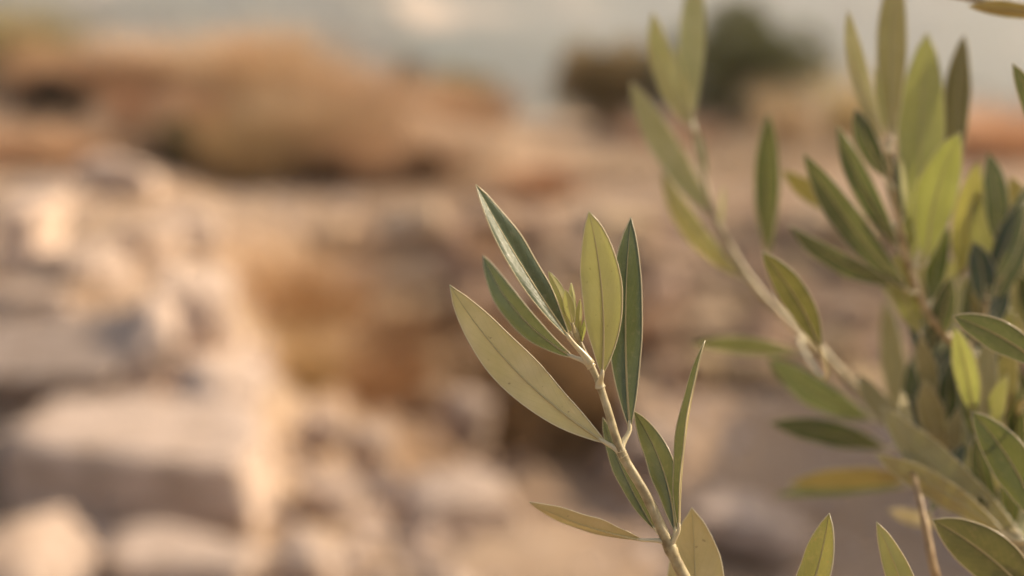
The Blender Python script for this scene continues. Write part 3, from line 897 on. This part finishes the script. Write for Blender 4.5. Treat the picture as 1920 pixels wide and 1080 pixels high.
# shrink the stem of the sharp sprig is handled by the taper; second shoot, out of focus
MD = 0.53
sec = [
    ((1298, 222, MD), (1308, -70, MD + 0.005), 50, 184, dict(fold=10, bend=6, tint=(1.0, 1.08, 1.0))),
    ((1288, 232, MD), (1224, 22, MD - 0.005), 50, 200, dict(fold=18, bend=12, tint=(1.0, 1.1, 1.0))),
    ((1338, 404, MD + 0.01), (1182, 152, MD + 0.02), 54, 180, dict(fold=6, bend=10)),
    ((1392, 520, MD), (1240, 318, MD + 0.012), 56, 215, dict(fold=24, bend=24, tint=(0.95, 0.95, 0.7))),
    ((1290, 226, MD), (1266, 82, MD), 20, 150, dict(young=True, fold=24, nt_=14, nx=6)),
    ((1296, 232, MD), (1282, 130, MD - 0.003), 18, 160, dict(young=True, fold=24, nt_=14, nx=6)),
    ((1322, 336, MD), (1308, 246, MD + 0.004), 22, 30, dict(fold=16, nt_=14, nx=6)),
    ((1352, 430, MD), (1357, 346, MD), 16, 120, dict(young=True, fold=18, nt_=14, nx=6)),
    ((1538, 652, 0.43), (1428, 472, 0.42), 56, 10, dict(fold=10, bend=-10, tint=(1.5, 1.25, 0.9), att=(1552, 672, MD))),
    ((1500, 662, MD), (1296, 645, MD + 0.02), 42, 34, dict(fold=12, bend=-6, att=(1548, 676, MD))),
    ((1636, 786, MD + 0.01), (1440, 668, MD + 0.03), 64, 22, dict(fold=10, bend=12)),
    ((1662, 842, MD + 0.01), (1442, 792, MD - 0.01), 56, 24, dict(fold=12, bend=-6)),
    ((1722, 896, MD), (1476, 908, MD + 0.015), 42, 206, dict(fold=10, bend=-6, tint=(0.85, 0.72, 0.45))),
    ((1700, 912, MD + 0.02), (1450, 930, MD + 0.04), 34, 40, dict(fold=10, bend=-6)),
    ((1760, 985, MD + 0.02), (1664, 956, MD), 26, 190, dict(fold=10, nt_=14)),
    ((1440, 478, MD + 0.01), (1441, 210, MD - 0.01), 52, -12, dict(fold=16, bend=3, tint=(1.15, 1.15, 1.0), att=(1540, 662, MD))),
    ((1690, 800, MD), (1660, 560, MD + 0.03), 50, 200, dict(fold=10, tint=(0.75, 0.7, 0.6))),
    ((1738, 830, MD), (1716, 640, MD + 0.03), 42, 20, dict(fold=12)),
]
branch(PX([(2140, 1420, 0.43), (1990, 1120, 0.43), (1900, 1005, 0.432), (1795, 880, MD), (1655, 778, MD), (1548, 668, MD), (1425, 548, MD), (1348, 424, MD), (1318, 330, MD), (1300, 240, MD), (1296, 205, MD)]),
       0.0030, 0.0006, sec, 'blurred shoot slanting up left behind the sharp sprig')

# --- the shoot at the right
ND = 0.475
thr = [
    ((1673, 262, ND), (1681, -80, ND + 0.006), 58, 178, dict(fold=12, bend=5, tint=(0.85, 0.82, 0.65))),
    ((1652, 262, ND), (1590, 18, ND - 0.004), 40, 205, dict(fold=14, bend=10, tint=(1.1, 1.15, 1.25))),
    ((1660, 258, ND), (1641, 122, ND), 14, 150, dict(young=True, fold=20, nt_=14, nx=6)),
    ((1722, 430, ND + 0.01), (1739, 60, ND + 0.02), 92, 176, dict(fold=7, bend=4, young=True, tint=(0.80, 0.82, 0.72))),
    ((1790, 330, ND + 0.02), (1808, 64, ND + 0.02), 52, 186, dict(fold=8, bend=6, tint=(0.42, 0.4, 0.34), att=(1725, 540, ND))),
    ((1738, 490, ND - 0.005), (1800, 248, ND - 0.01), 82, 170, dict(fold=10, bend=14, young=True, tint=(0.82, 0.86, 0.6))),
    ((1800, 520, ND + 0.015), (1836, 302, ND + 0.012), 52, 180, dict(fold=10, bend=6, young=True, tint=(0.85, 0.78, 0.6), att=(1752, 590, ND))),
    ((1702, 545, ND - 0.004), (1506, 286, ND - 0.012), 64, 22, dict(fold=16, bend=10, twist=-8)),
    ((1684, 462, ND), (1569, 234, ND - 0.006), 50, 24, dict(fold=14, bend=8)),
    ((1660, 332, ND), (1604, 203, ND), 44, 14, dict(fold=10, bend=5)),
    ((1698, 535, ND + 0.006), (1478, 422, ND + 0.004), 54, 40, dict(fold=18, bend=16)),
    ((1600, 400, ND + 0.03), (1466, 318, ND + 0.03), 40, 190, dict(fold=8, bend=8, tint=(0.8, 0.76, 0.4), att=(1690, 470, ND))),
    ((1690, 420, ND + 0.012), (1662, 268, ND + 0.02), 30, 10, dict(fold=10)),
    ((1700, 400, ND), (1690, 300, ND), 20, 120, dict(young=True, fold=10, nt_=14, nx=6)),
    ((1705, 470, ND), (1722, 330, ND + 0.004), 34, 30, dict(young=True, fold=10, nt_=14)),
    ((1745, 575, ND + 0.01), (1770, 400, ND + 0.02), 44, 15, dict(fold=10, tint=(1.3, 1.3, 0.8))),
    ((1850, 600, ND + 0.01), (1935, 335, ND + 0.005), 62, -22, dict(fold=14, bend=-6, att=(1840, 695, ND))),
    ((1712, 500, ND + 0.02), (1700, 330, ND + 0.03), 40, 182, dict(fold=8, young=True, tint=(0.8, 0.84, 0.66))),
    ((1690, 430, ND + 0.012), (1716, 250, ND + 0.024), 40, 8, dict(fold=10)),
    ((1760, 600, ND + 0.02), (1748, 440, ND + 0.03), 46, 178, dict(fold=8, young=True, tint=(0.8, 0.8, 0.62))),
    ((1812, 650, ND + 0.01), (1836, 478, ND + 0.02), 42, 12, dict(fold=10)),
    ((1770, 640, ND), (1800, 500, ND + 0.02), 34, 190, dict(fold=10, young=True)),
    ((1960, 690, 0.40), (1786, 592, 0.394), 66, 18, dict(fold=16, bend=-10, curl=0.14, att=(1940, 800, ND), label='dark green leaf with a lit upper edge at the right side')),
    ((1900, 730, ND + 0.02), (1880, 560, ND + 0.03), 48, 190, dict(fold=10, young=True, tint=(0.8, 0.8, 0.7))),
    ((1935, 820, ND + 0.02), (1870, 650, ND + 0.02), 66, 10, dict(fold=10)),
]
branch(PX([(2180, 1330, 0.43), (2060, 1010, 0.42), (1985, 880, ND), (1925, 800, ND), (1852, 706, ND), (1752, 604, ND), (1706, 505, ND), (1684, 405, ND), (1670, 325, ND), (1663, 258, ND)]),
       0.0026, 0.0006, thr, 'leafy shoot rising at the right', tint=(1.0, 0.85, 0.78))

# --- lower right foliage
low = [
    ((1935, 1035, 0.43), (1652, 762, 0.46), 82, 182, dict(fold=9, bend=12, tint=(0.8, 0.78, 0.66), label='broad dull olive leaf crossing the lower right')),
    ((1880, 1000, 0.43), (1640, 852, 0.45), 52, 190, dict(fold=9, bend=-6, tint=(0.8, 0.76, 0.6))),
    ((1950, 1140, 0.395), (1748, 974, 0.388), 100, 12, dict(fold=8, bend=-14, tint=(1.25, 1.05, 0.9), label='wide dark olive leaf in the bottom right corner')),
    ((1950, 985, 0.405), (1822, 772, 0.41), 84, 14, dict(fold=16, bend=-14, tint=(1.0, 1.0, 0.8))),
]
branch(PX([(2150, 1500, 0.41), (2040, 1260, 0.40), (1990, 1120, 0.395), (1965, 1050, 0.395), (1955, 1000, 0.395)]), 0.0024, 0.0012, low)
branch(PX([(1960, 1500, 0.43), (1850, 1290, 0.425), (1762, 1100, 0.425), (1738, 1000, 0.43), (1718, 908, 0.44), (1708, 870, 0.45)]), 0.0018, 0.0009, [
    ((1745, 960, 0.445), (1810, 830, 0.46), 36, 10, dict(fold=10)),
    ((1710, 872, 0.45), (1692, 730, 0.47), 30, 150, dict(fold=10, tint=(0.7, 0.66, 0.5)))], tint=(1.0, 0.8, 0.68))
branch(PX([(1700, 1620, 0.40), (1600, 1450, 0.38), (1500, 1260, 0.365), (1488, 1200, 0.362)]), 0.0024, 0.0012, [
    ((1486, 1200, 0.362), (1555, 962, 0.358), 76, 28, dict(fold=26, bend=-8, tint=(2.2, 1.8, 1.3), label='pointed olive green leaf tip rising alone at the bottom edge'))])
branch(PX([(1850, 1620, 0.41), (1790, 1420, 0.39), (1740, 1260, 0.38)]), 0.0024, 0.0012, [
    ((1730, 1250, 0.38), (1643, 978, 0.376), 54, 186, dict(fold=10, bend=-10, tint=(0.75, 0.86, 0.7), label='pale green leaf tip at the bottom edge'))])
branch(PX([(2280, 900, 0.44), (2160, 420, 0.44), (2080, 60, 0.43), (1990, 24, 0.43), (1880, 8, 0.43), (1740, -14, 0.43)]), 0.0030, 0.0007, [
    ((1965, 34, 0.43), (1815, 12, 0.428), 34, 205, dict(fold=14, bend=-5, tint=(0.75, 0.68, 0.5))),
    ((1990, 345, 0.42), (1898, 118, 0.415), 50, 18, dict(fold=12, bend=-8, att=(2125, 330, 0.44)))], tint=(0.8, 0.72, 0.66))

# --- inner foliage of the clump, further back
rgf = random.Random(12)
inner_paths = [
    [(1990, 1280, 0.47), (1880, 1080, 0.47), (1800, 930, 0.475), (1750, 780, 0.48), (1730, 640, 0.485)],
    [(2080, 1200, 0.46), (1960, 980, 0.47), (1880, 840, 0.475), (1840, 700, 0.48), (1850, 560, 0.48), (1870, 480, 0.48)],
    [(2080, 1300, 0.50), (1960, 1120, 0.50), (1900, 990, 0.50), (1830, 880, 0.51), (1700, 830, 0.52)],
    [(2140, 1100, 0.49), (2050, 920, 0.49), (1985, 760, 0.495), (1950, 620, 0.50), (1930, 500, 0.50)],
    [(2160, 1010, 0.52), (2050, 800, 0.52), (1950, 690, 0.525), (1850, 640, 0.53), (1760, 640, 0.53)],
    [(2060, 1350, 0.44), (1970, 1180, 0.445), (1900, 1060, 0.45), (1850, 920, 0.455), (1830, 800, 0.46)],
]
for pi, pth in enumerate(inner_paths):
    pts = pth
    lv = []
    nl = 13
    for q in range(nl):
        t = 0.25 + 0.75 * q / (nl - 1)
        s = t * (len(pts) - 1); i = min(int(s), len(pts) - 2); f_ = s - i
        bx = pts[i][0] * (1 - f_) + pts[i + 1][0] * f_; by = pts[i][1] * (1 - f_) + pts[i + 1][1] * f_; bd = pts[i][2]
        dx, dy = pts[i + 1][0] - pts[i][0], pts[i + 1][1] - pts[i][1]
        an = math.atan2(dy, dx) + (0.75 if q % 2 else -0.75) * rgf.uniform(0.4, 1.2)
        an = math.atan2(math.sin(an) * 0.6 - 0.9, math.cos(an) * 0.6)
        L = rgf.uniform(130, 200)
        b2 = (bx + math.cos(an) * 16, by + math.sin(an) * 16, bd)
        t2 = (bx + math.cos(an) * L, by + math.sin(an) * L, bd + rgf.uniform(-0.015, 0.02))
        dark = rgf.random() < 0.5
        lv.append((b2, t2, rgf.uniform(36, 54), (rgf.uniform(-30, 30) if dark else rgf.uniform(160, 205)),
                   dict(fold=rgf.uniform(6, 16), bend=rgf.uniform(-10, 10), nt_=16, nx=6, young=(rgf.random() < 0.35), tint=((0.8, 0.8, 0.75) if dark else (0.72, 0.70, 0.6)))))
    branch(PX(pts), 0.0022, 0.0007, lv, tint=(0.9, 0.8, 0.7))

# --- trunk and limbs, below and right of the picture
B = Builder()
top = Vector((0.325, 0.50, 0.92)) - TREE0
B.tube(catmull([Vector((0, 0, -0.12)), Vector((0.02, 0.0, 0.25)), Vector((-0.01, -0.015, 0.55)), top], 8), [0.045 - 0.0011 * i for i in range(25)], 12, 0)
link('trunk', make_mesh('trunk', B.V, B.F, [M_BARK]), tree)
ends = [(1700, 1780, 0.42), (2140, 1420, 0.43), (2180, 1330, 0.43), (2150, 1500, 0.41), (1960, 1500, 0.42), (1700, 1620, 0.40), (1850, 1620, 0.41), (2280, 900, 0.44),
        (1990, 1280, 0.47), (2080, 1200, 0.46), (2080, 1300, 0.50), (2140, 1100, 0.49), (2160, 1010, 0.52), (2060, 1350, 0.44)]
topw = top + TREE0
for k_, e in enumerate(ends):
    e = at(*e)
    st = topw - Vector((0, 0, 0.02 * (k_ % 5)))
    m1 = st.lerp(e, 0.4) + Vector((0.02 * math.sin(k_), 0.02 * math.cos(k_ * 2), -0.02))
    pp = catmull([st, m1, e], 8)
    B = Builder(); B.tube([p - st for p in pp], [0.011 - (0.011 - 0.0042) * i / (len(pp) - 1) for i in range(len(pp))], 9, 0)
    link('limb', make_mesh('limb', B.V, B.F, [M_BARK]), tree, st - TREE0)

# leafy side branches outside the picture: shared leaf meshes
protos = []
for s in range(6):
    me, _ = leaf_mesh(Vector((0.006, 0, 0)), Vector((0.058, 0, 0.004)), 0.0105, rgl.uniform(-40, 40), 0.002, att=Vector((0, 0, 0)), att_dir=Vector((1, 0, 0.3)).normalized(), nt_=12, nx=6, seed=s)
    protos.append(me)
for k_ in range(9):
    st = topw + Vector((0.0, 0.0, -0.05 - 0.03 * k_))
    a = k_ * 2.39996 + 0.4
    e = st + Vector((math.cos(a) * 0.26, math.sin(a) * 0.26, 0.10 + 0.02 * (k_ % 3)))
    if e.y < 0.25: e.y = 0.25
    if e.z > 1.06: e.z = 1.06
    pp = catmull([st, st.lerp(e, 0.5) + Vector((0, 0, -0.01)), e], 10)
    B = Builder(); B.tube([p - st for p in pp], [0.006 - 0.0045 * i / (len(pp) - 1) for i in range(len(pp))], 8, 0)
    br = link('branch', make_mesh('branch', B.V, B.F, [M_STEM]), tree, st - TREE0)
    for i in range(4, len(pp)):
        for sd in (-1, 1):
            d = (pp[i] - pp[i - 1]).normalized()
            q = Vector((math.cos(a + sd * 0.9), math.sin(a + sd * 0.9), 0.35)).normalized()
            o = link('leaf', protos[(i + k_) % 6], br, pp[i] - st, q.to_track_quat('X', 'Z').to_euler())

# ------------------------------------------------------------------ haze
hb = []
x0, y0, z0_, z1_ = 2150.0, 2150.0, float(Z.min()) - 1.0, max(float(Z.max()) + 8.0, 20.0)
vv = [(sx * x0, sy * y0, zz) for zz in (z0_, z1_) for (sx, sy) in ((-1, -1), (1, -1), (1, 1), (-1, 1))]
ff_ = [(3, 2, 1, 0), (4, 5, 6, 7), (0, 1, 5, 4), (1, 2, 6, 5), (2, 3, 7, 6), (3, 0, 4, 7)]
mh = bpy.data.materials.new('haze_air')
mh.use_nodes = True
mh.node_tree.nodes.clear()
out = mh.node_tree.nodes.new('ShaderNodeOutputMaterial')
pv = mh.node_tree.nodes.new('ShaderNodeVolumePrincipled')
pv.inputs['Color'].default_value = (0.90, 0.90, 0.89, 1)
pv.inputs['Density'].default_value = 0.0006
pv.inputs['Anisotropy'].default_value = 0.3
mh.node_tree.links.new(pv.outputs[0], out.inputs['Volume'])
hz = link('haze', make_mesh('haze', vv, ff_, [mh], smooth=False))
tag(hz, 'pale warm haze filling the air before the far hills', 'haze', kind='stuff')
